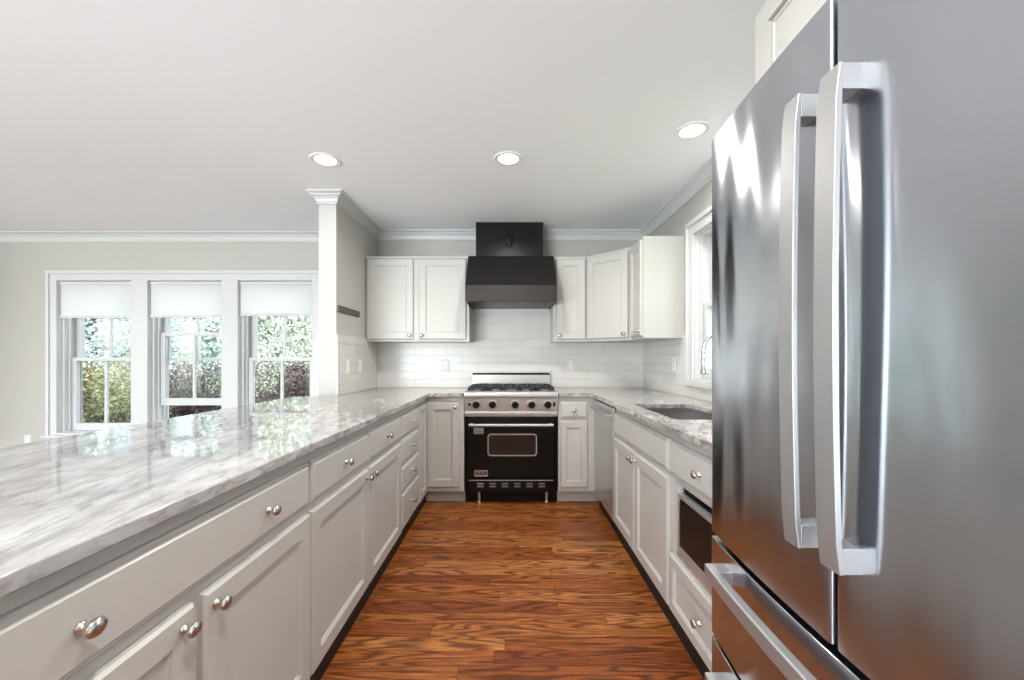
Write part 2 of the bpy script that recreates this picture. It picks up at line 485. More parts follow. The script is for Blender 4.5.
def wall_cells(us, vs, hole, t0, t1, axis):
    """wall with rectangular holes. axis 'y': u = x, thickness along y; axis 'x': u = y, thickness along x"""
    mb = MB()
    for i in range(len(us)-1):
        for j in range(len(vs)-1):
            if hole((us[i]+us[i+1])/2, (vs[j]+vs[j+1])/2): continue
            if axis == 'y': mb.box(us[i], us[i+1], t0, t1, vs[j], vs[j+1])
            else: mb.box(t0, t1, us[i], us[i+1], vs[j], vs[j+1])
    bmesh.ops.remove_doubles(mb.bm, verts=mb.bm.verts[:], dist=1e-5)
    # drop the doubled inner faces between neighbouring boxes
    seen = {}
    for f in mb.bm.faces: seen.setdefault(frozenset(v.index for v in f.verts), []).append(f)
    mb.bm.verts.index_update()
    seen = {}
    for f in mb.bm.faces: seen.setdefault(tuple(sorted(v.index for v in f.verts)), []).append(f)
    dead = [f for fs in seen.values() if len(fs) > 1 for f in fs]
    bmesh.ops.delete(mb.bm, geom=dead, context='FACES_ONLY')
    return mb

# ------------------------------------------------------------------ dimensions
CEIL = 2.42
WB, WD = 3.905, 3.96          # kitchen back wall, dining back wall
WR, WP, WP2 = 1.29, -1.285, -1.415   # right wall, partition faces
PE = 2.995                    # partition end
XL, YR = -6.2, -3.45          # far left wall, rear wall
CT = 0.914

# ------------------------------------------------------------------ room shell
struct('floor', MB().box(XL-0.15, WR+0.16, YR-0.15, 4.12, -0.1, 0.0), M['floor'])
struct('ceiling', MB().box(XL-0.15, WR+0.16, YR-0.15, 4.12, CEIL, CEIL+0.15), M['ceiling'])
struct('wall_back', MB().box(WP2+0.001, WR+0.16, WB, 4.12, 0, CEIL), M['wall'])
struct('wall_partition', MB().box(WP2, WP, PE, WB, 0, CEIL), M['wall_white'])
DW = [(-4.416, -3.692), (-3.530, -2.810), (-2.651, -1.930)]       # dining window openings
DZ0, DZ1 = 0.45, 1.955
us = [XL-0.15] + [a for w in DW for a in w] + [WP2]
struct('wall_dining', wall_cells(us, [0, DZ0, DZ1, CEIL], lambda u, v: any(a < u < b for a, b in DW) and DZ0 < v < DZ1, WD, 4.155, 'y'), M['wall'])
KW = (1.55, 2.83); KZ = (1.03, 2.06)
struct('wall_right', wall_cells([YR-0.15, KW[0], KW[1], WB], [0, KZ[0], KZ[1], CEIL], lambda u, v: KW[0] < u < KW[1] and KZ[0] < v < KZ[1], WR, WR+0.16, 'x'), M['wall'])
struct('wall_left', wall_cells([YR-0.15, -0.2, 2.2, WD], [0, 0.25, 2.15, CEIL], lambda u, v: -0.2 < u < 2.2 and 0.25 < v < 2.15, XL-0.15, XL, 'x'), M['wall'])
struct('wall_rear', wall_cells([XL, -5.4, -1.2, WR], [0, 0.2, 2.3, CEIL], lambda u, v: -5.4 < u < -1.2 and 0.2 < v < 2.3, YR-0.15, YR, 'y'), M['wall'])
for nm, b in (('baseboard_dining', (XL, WP2, WD-0.015, WD)), ('baseboard_left', (XL, XL+0.015, YR, WD-0.016)), ('baseboard_rear', (XL+0.016, WR-0.016, YR, YR+0.015)),
              ('baseboard_right', (WR-0.015, WR, YR, 0.18))):
    struct(nm, MB().box(*b, 0, 0.12), M['trim'], bevel=0.003)

# crown moulding: profile swept along a plan path, room on the left hand
CROWN = [(0, 0), (0, 0.090), (0.010, 0.090), (0.014, 0.084), (0.010, 0.078), (0.010, 0.070), (0.016, 0.068), (0.020, 0.052), (0.034, 0.036), (0.046, 0.030), (0.050, 0.022), (0.044, 0.018), (0.056, 0.014), (0.062, 0.008), (0.062, 0)]
def crown(name, path):
    mb = MB(); bm = mb.bm; rings = []
    P = [Vector(p) for p in path]
    for i, p in enumerate(P):
        n = []
        if i > 0: d = (P[i]-P[i-1]).normalized(); n.append(Vector((-d.y, d.x)))
        if i < len(P)-1: d = (P[i+1]-P[i]).normalized(); n.append(Vector((-d.y, d.x)))
        if len(n) == 2: o = (n[0]+n[1]) / (1 + n[0].dot(n[1]))
        else: o = n[0]
        rings.append([bm.verts.new((p.x+o.x*a, p.y+o.y*a, CEIL-b)) for a, b in CROWN])
    k = len(CROWN)
    for a, b in zip(rings, rings[1:]):
        for j in range(k): bm.faces.new((a[j], b[j], b[(j+1) % k], a[(j+1) % k]))
    bm.faces.new(rings[0]); bm.faces.new(list(reversed(rings[-1])))
    return struct(name, mb, M['trim'])
crown('trim_1', [(WR, YR), (WR, WB), (0.312, WB)])
crown('trim_2', [(-0.294, WB), (WP, WB), (WP, PE), (WP2, PE), (WP2, WD), (XL, WD), (XL, YR), (WR, YR)])

# backsplash tile
struct('trim_3', MB().box(WP, WR, WB-0.008, WB, CT, 1.372).box(-0.366, 0.384, WB-0.008, WB, 1.3721, 2.0), M['tile'])
struct('trim_4', MB().box(WP, WP+0.008, PE+0.003, WB-0.009, CT, 1.372), M['tile'])
struct('trim_5', MB().box(WR-0.008, WR, 2.919, WB-0.009, CT, 1.372).box(WR-0.008, WR, 1.14, 2.9189, CT, 1.0), M['tile'])

# window casings
def casing_y(name, x0, x1, z0, z1, muls, y, w=0.086):
    mb = MB()
    mb.box(x0-w, x0, y-0.018, y, z0, z1+w); mb.box(x1, x1+w, y-0.018, y, z0, z1+w)
    mb.box(x0, x1, y-0.018, y, z1, z1+w)
    for a, b in muls: mb.box(a, b, y-0.018, y, z0, z1)
    mb.box(x0-w-0.008, x0-w+0.022, y-0.032, y, z0, z1+w+0.008); mb.box(x1+w-0.022, x1+w+0.008, y-0.032, y, z0, z1+w+0.008)
    mb.box(x0-w-0.008, x1+w+0.008, y-0.033, y, z1+w-0.022, z1+w+0.008)
    mb.box(x0-w-0.03, x1+w+0.03, y-0.05, y, z0-0.025, z0)
    mb.box(x0-w, x1+w, y-0.018, y, z0-0.11, z0-0.025)
    return struct(name, mb, M['trim'], bevel=0.002)
casing_y('trim_6', DW[0][0], DW[2][1], DZ0, DZ1, [(DW[0][1], DW[1][0]), (DW[1][1], DW[2][0])], WD)

def casing_x(name, y0, y1, z0, z1, X, mul, w=0.083):
    mb = MB()
    mb.box(X-0.018, X, y0-w, y0, z0, z1+w); mb.box(X-0.018, X, y1, y1+w, z0, z1+w); mb.box(X-0.018, X, y0, y1, z1, z1+w)
    mb.box(X-0.018, X, mul[0], mul[1], z0, z1)
    mb.box(X-0.032, X, y0-w, y0-w+0.022, z0, z1+w); mb.box(X-0.032, X, y1+w-0.022, y1+w, z0, z1+w); mb.box(X-0.033, X, y0-w, y1+w, z1+w-0.022, z1+w+0.01)
    mb.box(X-0.045, X, y0-w-0.005, y1+w+0.005, z0-0.028, z0)
    return struct(name, mb, M['trim'], bevel=0.002)
casing_x('trim_7', KW[0], KW[1], KZ[0], KZ[1], WR, (2.165, 2.235))

# double-hung windows; local x = width, local y = outwards, z = up
def window(name, loc, rz, w, z0, z1, rail, raised=0.0, dp=0.19, q=0.046):
    r = bpy.data.objects.new(name, None); C.objects.link(r); r.location = loc; r.rotation_euler = (0, 0, rz); r['kind'] = 'structure'
    h = w/2; e = 0.001
    fr = MB()
    fr.box(-h+e, -h+0.022, 0.034, dp, z0+e, z1-e).box(h-0.022, h-e, 0.034, dp, z0+e, z1-e).box(-h+0.022, h-0.022, 0.034, dp, z1-0.02, z1-e).box(-h+0.022, h-0.022, 0.034, dp, z0+e, z0+0.025)
    fr.box(-h+e, -h+0.003, 0, 0.034, z0+e, z1-e).box(h-0.003, h-e, 0, 0.034, z0+e, z1-e).box(-h+0.003, h-0.003, 0, 0.034, z1-0.003, z1-e).box(-h+0.003, h-0.003, -0.03, 0.034, z0+e, z0+0.02)
    for s in (-1, 1):
        fr.box(s*(h-0.022), s*(h-0.036), 0.040+q*0.7, 0.045+q, z0+0.025, z1-0.02)
        fr.box(s*(h-0.022), s*(h-0.030), 0.085+q, 0.092+q, z0+0.025, z1-0.02)
        fr.box(s*(h-0.022), s*(h-0.040), 0.132+q, dp-0.003, z0+0.025, z1-0.02)
    fr.build('window_frame', M['trim'], r, 0.0015)
    def sash(nm, y0, zz0, zz1, bot, top):
        a = h-0.024; st = 0.052
        m = MB()
        m.box(-a, -a+st, y0, y0+0.036, zz0, zz1).box(a-st, a, y0, y0+0.036, zz0, zz1)
        m.box(-a+st, a-st, y0, y0+0.036, zz0, zz0+bot).box(-a+st, a-st, y0, y0+0.036, zz1-top, zz1)
        m.box(-0.012, 0.012, y0+0.006, y0+0.030, zz0+bot, zz1-top)
        o = m.build(nm, M['trim'], r, 0.002)
        MB().box(-a+st-0.004, a-st+0.004, y0+0.016, y0+0.020, zz0+bot-0.004, zz1-top+0.004).build('glass_pane', M['glass'], o)
        return o
    sash('upper_sash', 0.094+q, rail-0.018, z1-0.021, 0.034, 0.045)
    lo = sash('lower_sash', 0.048+q, z0+0.026+raised, rail+0.018+raised, 0.07, 0.034)
    lk = MB().box(-0.03, 0.03, 0.050+q, 0.080+q, rail+0.018+raised, rail+0.026+raised).lathe([(0.012, 0), (0.012, 0.012), (0, 0.014)], 12, Matrix.Translation((0, 0.066+q, rail+0.026+raised)))
    lk.build('sash_lock', M['nickel'], lo)
    return r
for i, (a, b) in enumerate(DW):
    window('window_%d' % (i+1), ((a+b)/2, WD, 0), 0, b-a, DZ0, DZ1, 1.188, 0.25 if i == 1 else 0)
window('window_4', (WR, (KW[0]+2.165)/2, 0), -PI/2, 2.165-KW[0], KZ[0], KZ[1], 1.56, 0, 0.155, 0.0)
window('window_5', (WR, (2.235+KW[1])/2, 0), -PI/2, KW[1]-2.235, KZ[0], KZ[1], 1.56, 0, 0.155, 0.0)
def big_glazing(name, loc, rz, w, z0, z1, n):
    r = bpy.data.objects.new(name, None); C.objects.link(r); r.location = loc; r.rotation_euler = (0, 0, rz); r['kind'] = 'structure'
    m = MB(); h = w/2
    m.box(-h+0.001, h-0.001, 0.02, 0.1, z1-0.07, z1-0.001).box(-h+0.001, h-0.001, 0.02, 0.1, z0+0.001, z0+0.09)
    for k in range(n+1):
        c = -h+0.04+(w-0.08)*k/n; m.box(c-0.038, c+0.038, 0.02, 0.1, z0+0.09, z1-0.07)
    m.build('window_frame', M['trim'], r, 0.002)
    MB().box(-h+0.03, h-0.03, 0.056, 0.06, z0+0.05, z1-0.03).build('glass_pane', M['glass'], r)
big_glazing('window_6', (-3.3, YR, 0), PI, 4.2, 0.2, 2.3, 4)  # unseen glazing, added so the fill lamp behind it reaches the room
big_glazing('window_7', (XL, 1.0, 0), PI/2, 2.4, 0.25, 2.15, 3)

# window shades hang in the tops of the dining windows
def shade(loc, w, z1, z0, label):
    t = thing('window_shade', label, 'window shade', loc, 0, 'white shades in the dining windows')
    h = w/2-0.004
    MB().box(-h, h, 0.004, 0.028, z1-0.028, z1-0.002).build('headrail', M['trim'], t, 0.002)
    n = 17; top, bot = z1-0.028, z0+0.022
    pts = []
    for k in range(n*2+1): pts.append((0.0125 if k % 2 else 0.0135, top-(top-bot)*k/(n*2)))
    back = [(0.0195 if k % 2 else 0.0185, z) for k, (y, z) in enumerate(pts)]
    MB().prism(pts + back[::-1], -h+0.003, h-0.003, 'x').build('pleated_fabric', M['shade'], t)
    MB().box(-h+0.001, h-0.001, 0.003, 0.029, z0, z0+0.022).build('bottom_rail', M['trim'], t, 0.003)
    for s in (-0.25, 0.25):
        MB().box(s-0.02, s+0.02, -0.003, 0.003, z0+0.001, z0+0.010).build('pull_tab', M['plate'], t, 0.001)
    return t
for (a, b), zb, lb in zip(DW, (1.590, 1.595, 1.612), ('white pleated shade in the leftmost dining window, above the yellow-green bush',
        'white pleated shade in the middle dining window, over the raised lower sash', 'white pleated shade in the dining window nearest the partition wall')):
    shade(((a+b)/2, WD, 0), b-a-0.002, DZ1-0.004, zb, lb)

# ------------------------------------------------------------------ cabinet parts
def knob_mesh():
    mb = MB()
    # axis +z of the profile points along -y of the cabinet
    R = Matrix.Rotation(PI/2, 4, 'X')
    mb.lathe([(0, 0), (0.0105, 0), (0.0105, 0.002), (0.0085, 0.004), (0.0055, 0.008), (0.0048, 0.012), (0.0065, 0.0155)], 20, R)
    mb.lathe([(0.0065, 0.0155), (0.012, 0.0175), (0.0155, 0.0205), (0.0165, 0.0235), (0.0150, 0.0270), (0.0110, 0.0300), (0.0055, 0.0318), (0, 0.0322)], 20, R, 1.12, 0.92)
    bmesh.ops.recalc_face_normals(mb.bm, faces=mb.bm.faces)
    for f in mb.bm.faces: f.smooth = True
    me = bpy.data.meshes.new('knob'); mb.bm.to_mesh(me); mb.bm.free(); me.materials.append(M['nickel'])
    return me
KNOB = knob_mesh()
def knob(parent, x, y, z):
    o = bpy.data.objects.new('knob', KNOB); C.objects.link(o); o.parent = parent; o.location = (x, y, z); return o

T = 0.020
def door(parent, x0, x1, z0, z1, y=0.0, kx=None, kz=None, name='door', st=0.058):
    mb = MB().rings(x0, x1, z0, z1, [(0, 0.0005), (0, T-0.007), (0.006, T), (st, T), (st+0.002, T-0.005), (st+0.006, T-0.0055), (st+0.010, T-0.011)], y)
    o = mb.build(name, M['cabinet'], parent, sharp=8)
    if kx is not None: knob(o, kx, y-T, kz)
    return o
def drawer(parent, x0, x1, z0, z1, y=0.0, kx=None, name='drawer', panel=False):
    if panel: return door(parent, x0, x1, z0, z1, y, kx[0] if kx else None, (z0+z1)/2, name, 0.045)
    mb = MB().rings(x0, x1, z0, z1, [(0, 0.0005), (0, T-0.010), (0.004, T-0.006), (0.011, T-0.0055), (0.016, T)], y)
    o = mb.build(name, M['cabinet'], parent, sharp=8)
    for k in (kx or []): knob(o, k, y-T, (z0+z1)/2)
    return o
D0, D1 = 0.700, 0.844        # top drawer
B0, B1 = 0.115, 0.672        # doors below
LF, RF, BF = -0.688, 0.705, 3.305      # face-frame planes of the three runs
def base(label, plane, a, b, group=None, side='L', body=True, kick='black_kick', depth=0.595, name='base_cabinet'):
    """a..b along the run, in world Y for the side runs and world X for the back run; local x runs a->b (L, B) or b->a (R)"""
    if side == 'L': loc, rz = (plane, a, 0), PI/2
    elif side == 'R': loc, rz = (plane, b, 0), -PI/2
    else: loc, rz = (a, plane, 0), 0
    t = thing(name, label, 'kitchen cabinet', loc, rz, group)
    w = b-a
    if body:
        MB().box(0.0005, w-0.0005, 0, depth-0.003, 0.11, CT-0.0305).build('cabinet_body', M['cabinet'], t)
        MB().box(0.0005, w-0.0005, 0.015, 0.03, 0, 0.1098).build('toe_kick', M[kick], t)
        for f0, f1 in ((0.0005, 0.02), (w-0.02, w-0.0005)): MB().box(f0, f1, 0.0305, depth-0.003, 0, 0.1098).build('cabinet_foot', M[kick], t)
    return t
G = 'grey-white base cabinets'
# left run (local x = world Y - a)
t = base('grey base cabinet with one wide two-knob drawer over two doors, front left', LF, 0.452, 1.368, G)
drawer(t, 0.010, 0.908, D0, D1, kx=[0.178, 0.668])
door(t, 0.010, 0.410, B0, B1, kx=0.410-0.034, kz=B1-0.035); door(t, 0.438, 0.908, B0, B1, kx=0.438+0.030, kz=B1-0.035)
t = base('grey base cabinet between the wide two-knob drawer unit and the one beside the four drawers', LF, 1.3685, 1.925, G)
drawer(t, 0.006, 0.550, D0, D1, kx=[0.278]); door(t, 0.006, 0.550, B0, B1, kx=0.520, kz=B1-0.035)
t = base('grey base cabinet with drawer and door, knob at the near edge, beside the four-drawer stack', LF, 1.9255, 2.508, G)
drawer(t, 0.006, 0.572, D0, D1, kx=[0.285]); door(t, 0.006, 0.572, B0, B1, kx=0.036, kz=B1-0.035)
t = base('grey base cabinet with a stack of four drawers on the left run', LF, 2.5085, 3.008, G)
for z0, z1 in ((0.700, 0.838), (0.530, 0.682), (0.362, 0.512), (0.115, 0.344)): drawer(t, 0.008, 0.488, z0, z1, kx=[0.248])
t = base('grey base cabinet at the near end of the left run beside the camera', LF, -0.46, 0.4515, G)
drawer(t, 0.010, 0.900, D0, D1, kx=[0.21, 0.70]); door(t, 0.010, 0.446, B0, B1, kx=0.416, kz=B1-0.035); door(t, 0.458, 0.900, B0, B1, kx=0.488, kz=B1-0.035)
# corner cabinet left of the range
t = thing('corner_base_cabinet', 'grey corner base cabinet with folding doors, left of the range', 'kitchen cabinet', (-0.375, BF, 0), 0, G)
ox, oy = -0.375, BF
pts = [(-0.0005, 0), (-0.313, 0), (-0.313, 3.009-oy), (WP+0.003-ox, 3.009-oy), (WP+0.003-ox, WB-0.003-oy), (-0.0005, WB-0.003-oy)]
MB().prism(pts, 0.11, CT-0.0305).build('cabinet_body', M['cabinet'], t)
MB().box(-0.42, -0.0005, 0.085, 0.10, 0, 0.1098).build('toe_kick', M['kick'], t)
MB().box(-0.343, -0.328, 3.009-oy, 0.084, 0, 0.1098).build('toe_kick', M['black_kick'], t)
door(t, -0.300, -0.036, 0.148, 0.838, kx=-0.070, kz=0.80)
dd = MB().rings(0.018, 0.262, 0.115, 0.838, [(0, 0.0005), (0, T-0.006), (0.004, T-0.001), (0.009, T), (0.056, T), (0.058, T-0.001), (0.062, T-0.006), (0.066, T-0.010)], 0)
bmesh.ops.transform(dd.bm, matrix=Matrix.Translation((LF-ox, 3.009-oy, 0)) @ Matrix.Rotation(PI/2, 4, 'Z'), verts=dd.bm.verts[:])
o = dd.build('door', M['cabinet'], t)
k = knob(o, 0, 0, 0); k.location = (LF-ox+T, 3.009-oy+0.045, 0.80); k.rotation_euler = (0, 0, PI/2)

# right of the range
t = base('narrow grey base cabinet with one drawer and one door, right of the range', BF, 0.3945, WR-0.003, G, 'B', body=False)
MB().box(0, WR-0.003-0.3945, 0, 0.595, 0.11, CT-0.0305).build('cabinet_body', M['cabinet'], t)
MB().box(0, 0.42, 0.085, 0.10, 0, 0.1098).build('toe_kick', M['kick'], t)
drawer(t, 0.016, 0.236, 0.708, 0.842, kx=[0.126])
door(t, 0.016, 0.236, 0.148, 0.684, st=0.05)
# right run (local x = b - Y)
t = base('grey sink base cabinet with a false front over two doors', RF, 1.762, 2.690, G, 'R', depth=0.582, body=False)
MB().box(0.0005, 0.9275, 0, 0.018, 0.11, CT-0.0305).box(0.0005, 0.018, 0.018, 0.58, 0.11, CT-0.0305).box(0.910, 0.9275, 0.018, 0.58, 0.11, CT-0.0305).box(0.018, 0.910, 0.018, 0.58, 0.11, 0.13).box(0.018, 0.910, 0.562, 0.58, 0.13, CT-0.0305).build('cabinet_body', M['cabinet'], t)
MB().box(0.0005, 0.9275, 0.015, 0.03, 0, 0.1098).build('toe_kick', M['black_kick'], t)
drawer(t, 0.006, 0.922, D0, D1, name='false_front')
door(t, 0.006, 0.440, B0, B1, kx=0.410, kz=B1-0.038); door(t, 0.450, 0.922, B0, B1, kx=0.480, kz=B1-0.038)
# microwave cabinet
t = base('grey base cabinet holding the built-in microwave, next to the refrigerator', RF, 1.140, 1.7615, G, 'R', depth=0.582, body=False, name='microwave_cabinet')
w = 0.6215; mx0, mx1, mz0, mz1 = 0.072, w-0.050, 0.372, 0.668
m = MB().box(0.0005, mx0, 0, 0.02, 0.11, CT-0.0305).box(mx1, w-0.0005, 0, 0.02, 0.11, CT-0.0305).box(mx0, mx1, 0, 0.02, 0.11, mz0).box(mx0, mx1, 0, 0.02, mz1, CT-0.0305)
m.box(0.0005, 0.018, 0.02, 0.58, 0.11, CT-0.0305).box(w-0.018, w-0.0005, 0.02, 0.58, 0.11, CT-0.0305).box(0.018, w-0.018, 0.02, 0.58, mz0-0.02, mz0).box(0.018, w-0.018, 0.02, 0.58, mz1+0.005, mz1+0.02)
m.box(0.018, w-0.018, 0.02, 0.58, 0.11, 0.128).box(0.018, w-0.018, 0.562, 0.58, 0.128, CT-0.0305)
m.build('cabinet_body', M['cabinet'], t)
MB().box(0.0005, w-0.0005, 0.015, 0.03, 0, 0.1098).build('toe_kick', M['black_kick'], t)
drawer(t, 0.010, w-0.010, D0, D1, kx=[0.30])
drawer(t, 0.010, w-0.010, 0.115, 0.355, kx=[0.30], panel=True)
# microwave
t = thing('microwave', 'black glass microwave with steel frame built in below a drawer beside the refrigerator', 'microwave', (RF, 1.7615, mz0), -PI/2)
mw = mx1-mx0
MB().box(mx0+0.006, mx1-0.006, 0.0205, 0.45, 0.003, 0.262).build('casing', M['black_plastic'], t)
MB().box(mx0+0.002, mx1-0.002, -0.008, 0.0195, 0.001, 0.045).box(mx0+0.002, mx0+0.014, -0.008, 0.0195, 0.045, 0.262).box(mx1-0.014, mx1-0.002, -0.008, 0.0195, 0.045, 0.262).box(mx0+0.014, mx1-0.014, -0.008, 0.0195, 0.246, 0.262).build('steel_frame', M['range_steel'], t, 0.0015)
MB().box(mx0+0.0145, mx1-0.0145, -0.004, 0.0195, 0.0455, 0.2455).build('glass_door', M['micro_glass'], t)
# dishwasher
t = thing('dishwasher', 'stainless steel dishwasher between the corner and the sink cabinet', 'dishwasher', (RF, 3.288, 0), -PI/2)
MB().box(0.004, 0.590, 0.0, 0.57, 0.10, 0.868).build('tub_casing', M['fridge_side'], t)
o = MB().box(0.006, 0.590, -0.022, -0.001, 0.112, 0.862).build('door_panel', M['steel'], t, 0.004)
hb = MB().tube([(0.05, -0.060, 0.806), (0.545, -0.060, 0.806)], 0.011, 14)
for s in (0.065, 0.530): hb.box(s-0.010, s+0.010, -0.056, -0.0215, 0.797, 0.815)
hb.build('handle', M['handle_steel'], t)
MB().box(0.006, 0.590, 0.02, 0.035, 0.0, 0.099).build('kick_plate', M['black_kick'], t)

# ------------------------------------------------------------------ wall cabinets
U0, U1 = 1.345, 2.100
GU = 'grey-white wall cabinets'
t = thing('wall_cabinet', 'grey two-door wall cabinet left of the range hood', 'kitchen cabinet', (WP+0.002, 3.60, 0), 0, GU)
ww = -0.362-(WP+0.002)
MB().box(0, ww, 0, WB-0.001-3.60, U0, U1).build('cabinet_body', M['cabinet'], t, 0.0015)
MB().box(0, ww, -0.012, 0, U1-0.020, U1).build('top_moulding', M['cabinet'], t)
x = lambda X: X-(WP+0.002)
door(t, x(-1.267), x(-0.856), U0+0.020, U1-0.024, kx=x(-0.856)-0.030, kz=U0+0.055)
door(t, x(-0.806), x(-0.389), U0+0.020, U1-0.024, kx=x(-0.806)+0.030, kz=U0+0.055)
t = thing('wall_cabinet', 'narrow grey one-door wall cabinet right of the range hood', 'kitchen cabinet', (0.384, 3.60, 0), 0, GU)
MB().box(0, 0.295, 0, WB-0.001-3.60, U0, U1).build('cabinet_body', M['cabinet'], t, 0.0015)
door(t, 0.024, 0.284, U0+0.020, U1-0.024, kx=0.024+0.030, kz=U0+0.055)
t = thing('corner_wall_cabinet', 'grey wall cabinet set diagonally across the right back corner', 'kitchen cabinet', (0.68, 3.60, 0), -PI/4, GU)
R45 = Matrix.Rotation(PI/4, 2)
pp = [R45 @ Vector((a-0.68, b-3.60)) for a, b in ((0.680, 3.903), (0.680, 3.60), (0.985, 3.295), (1.281, 3.295), (1.281, 3.896), (1.24, 3.896), (1.24, 3.903))]
pp = [R45 @ Vector((a-0.68, b-3.60)) for a, b in ((0.6805, 3.896), (0.6805, 3.60), (0.985, 3.2955), (1.281, 3.2955), (1.281, 3.896))]
MB().prism([tuple(p) for p in pp], U0, U1).build('cabinet_body', M['cabinet'], t)
door(t, 0.018, 0.413, U0+0.020, U1-0.024, kx=0.413-0.032, kz=U0+0.055)
t = thing('wall_cabinet', 'grey wall cabinet with plain side panel beside the sink window', 'kitchen cabinet', (0.985, 3.2945, 0), -PI/2, GU)
MB().box(0, 0.305, 0, 0.303, U0, U1).build('cabinet_body', M['cabinet'], t, 0.0015)
door(t, 0.022, 0.293, U0+0.020, U1-0.024, kx=0.262, kz=U0+0.055, st=0.05)
# above the refrigerator
t = thing('refrigerator_wall_cabinet', 'cream two-door cabinet hung above the refrigerator', 'kitchen cabinet', (0.690, 1.128, 0), -PI/2)
MB().box(0, 0.93, 0, 0.575, 1.83, 2.134).build('cabinet_body', M['cabinet'], t, 0.0015)
for a, b, kx in ((0.018, 0.458, 0.433), (0.472, 0.912, 0.497)):
    st = 0.056
    o = MB().rings(a, b, 1.84, 2.126, [(0, 0.0005), (0, T-0.004), (0.003, T), (st, T), (st+0.001, T-0.016), (st+0.008, T-0.016), (st+0.011, T-0.004), (st+0.018, T-0.003), (st+0.020, T-0.007)]).build('door', M['cabinet'], t)
    knob(o, kx, -T, 1.868)

# ------------------------------------------------------------------ countertops
m = cells([-1.59, WP2, WP+0.008, -0.648, -0.3755], [-0.50, PE-0.006, 3.27, WB-0.008],
          lambda x, y: (x < WP+0.008 and y < PE-0.006) or (WP+0.008 < x < -0.648) or (x > -0.648 and y > 3.27), CT-0.030, CT)
o = m.build('granite_countertop', M['granite'], None, 0.004, 3)
tag(o, 'long grey-white granite countertop of the left peninsula, wrapping to the range', 'countertop')
SX0, SX1, SY0, SY1 = 0.755, 1.115, 1.84, 2.50
m = cells([0.3935, 0.66, SX0, SX1, WR-0.008], [1.135, SY0, SY1, 3.27, WB-0.008],
          lambda x, y: (x > 0.66 or y > 3.27) and not (SX0 < x < SX1 and SY0 < y < SY1), CT-0.030, CT)
bm = m.bm
ed = [e for e in bm.edges if abs(e.verts[0].co.z-e.verts[1].co.z) > 0.01 and any(abs(e.verts[0].co.x-a) < 1e-4 for a in (SX0, SX1)) and any(abs(e.verts[0].co.y-b) < 1e-4 for b in (SY0, SY1))]
bmesh.ops.bevel(bm, geom=ed, offset=0.035, segments=6, affect='EDGES', profile=0.5)
o = m.build('granite_countertop', M['granite_warm'], None, 0.003, 2)
tag(o, 'grey-white granite countertop on the right with the undermount sink cut into it', 'countertop')

# peninsula back panel
o = MB().box(LF-0.595-0.020, LF-0.595-0.002, -0.46, PE-0.006, 0.0, CT-0.031).build('peninsula_panel', M['cabinet'], None, 0.002)
tag(o, 'plain grey back panel of the peninsula facing the dining side', 'panel')

# sink
t = thing('kitchen_sink', 'stainless undermount sink below the right window', 'sink', ((SX0+SX1)/2, (SY0+SY1)/2, CT-0.031))
a, b, d = (SX1-SX0)/2+0.004, (SY1-SY0)/2+0.004, 0.20
m = MB()
m.rings(-a-0.02, a+0.02, -b-0.02, b+0.02, [(0, 0), (0.02, 0), (0.024, d-0.02), (0.034, d-0.004), (0.05, d)], 0)
bmesh.ops.delete(m.bm, geom=[f for f in m.bm.faces if all(abs(v.co.y) < 1e-6 and (abs(abs(v.co.x)-a-0.02) < 1e-5) for v in f.verts) and f.calc_area() > 0.1], context='FACES_ONLY')
bmesh.ops.transform(m.bm, matrix=Matrix(((1,0,0,0),(0,0,1,0),(0,1,0,0),(0,0,0,1))), verts=m.bm.verts[:])
o = m.build('basin', M['sink'], t)
so = o.modifiers.new('thickness', 'SOLIDIFY'); so.thickness = 0.0015; so.offset = 0
MB().lathe([(0, 0.0), (0.028, 0.0), (0.045, 0.004), (0.045, 0.0015)], 24, Matrix.Translation((0, 0, -d+0.001))).build('drain', M['chrome'], t)

# faucet: base behind the basin, spout swung towards the back wall
t = thing('kitchen_faucet', 'chrome pull-down gooseneck faucet behind the sink', 'faucet', (1.185, 2.16, CT))
MB().lathe([(0.0, 0), (0.028, 0), (0.028, 0.006), (0.020, 0.014), (0.0185, 0.10), (0.015, 0.12), (0.014, 0.125), (0, 0.125)], 24).build('faucet_body', M['chrome'], t)
dx, dy = -0.108, 0.095
pts = [(0, 0, 0.12), (0, 0, 0.20), (0, 0, 0.315)]
for k in range(1, 13):
    a = PI*k/12
    s = (1-math.cos(a))/2; pts.append((dx*s, dy*s, 0.315+0.098*math.sin(a)))
MB().tube(pts, 0.0100, 16).build('spout', M['chrome'], t)
Q = Matrix.Translation((dx, dy, 0.318)) @ Matrix.Rotation(PI, 4, 'X') @ Matrix.Rotation(0.05, 4, 'Y')
MB().lathe([(0, -0.004), (0.0125, -0.004), (0.0135, 0.002), (0.0125, 0.008), (0.0075, 0.010), (0.0075, 0.018), (0.0120, 0.026), (0.0150, 0.06), (0.0155, 0.095), (0.023, 0.112), (0.0245, 0.120), (0.018, 0.126), (0, 0.126)], 24, Q).build('spray_head', M['chrome'], t)
hp = [(-0.018, 0.0, 0.075), (-0.030, 0.01, 0.085), (-0.040, 0.03, 0.13), (-0.060, 0.06, 0.20)]
MB().tube(hp, [0.010, 0.008, 0.006, 0.005], 12).build('lever', M['chrome'], t)

# ------------------------------------------------------------------ range
RX = 0.009
t = thing('range', 'black and stainless gas range between the base cabinets', 'stove', (RX, 3.30, 0))
h = 0.379
MB().box(-h, h, 0.03, 0.59, 0.10, 0.876).build('oven_body', M['enamel'], t, 0.002)
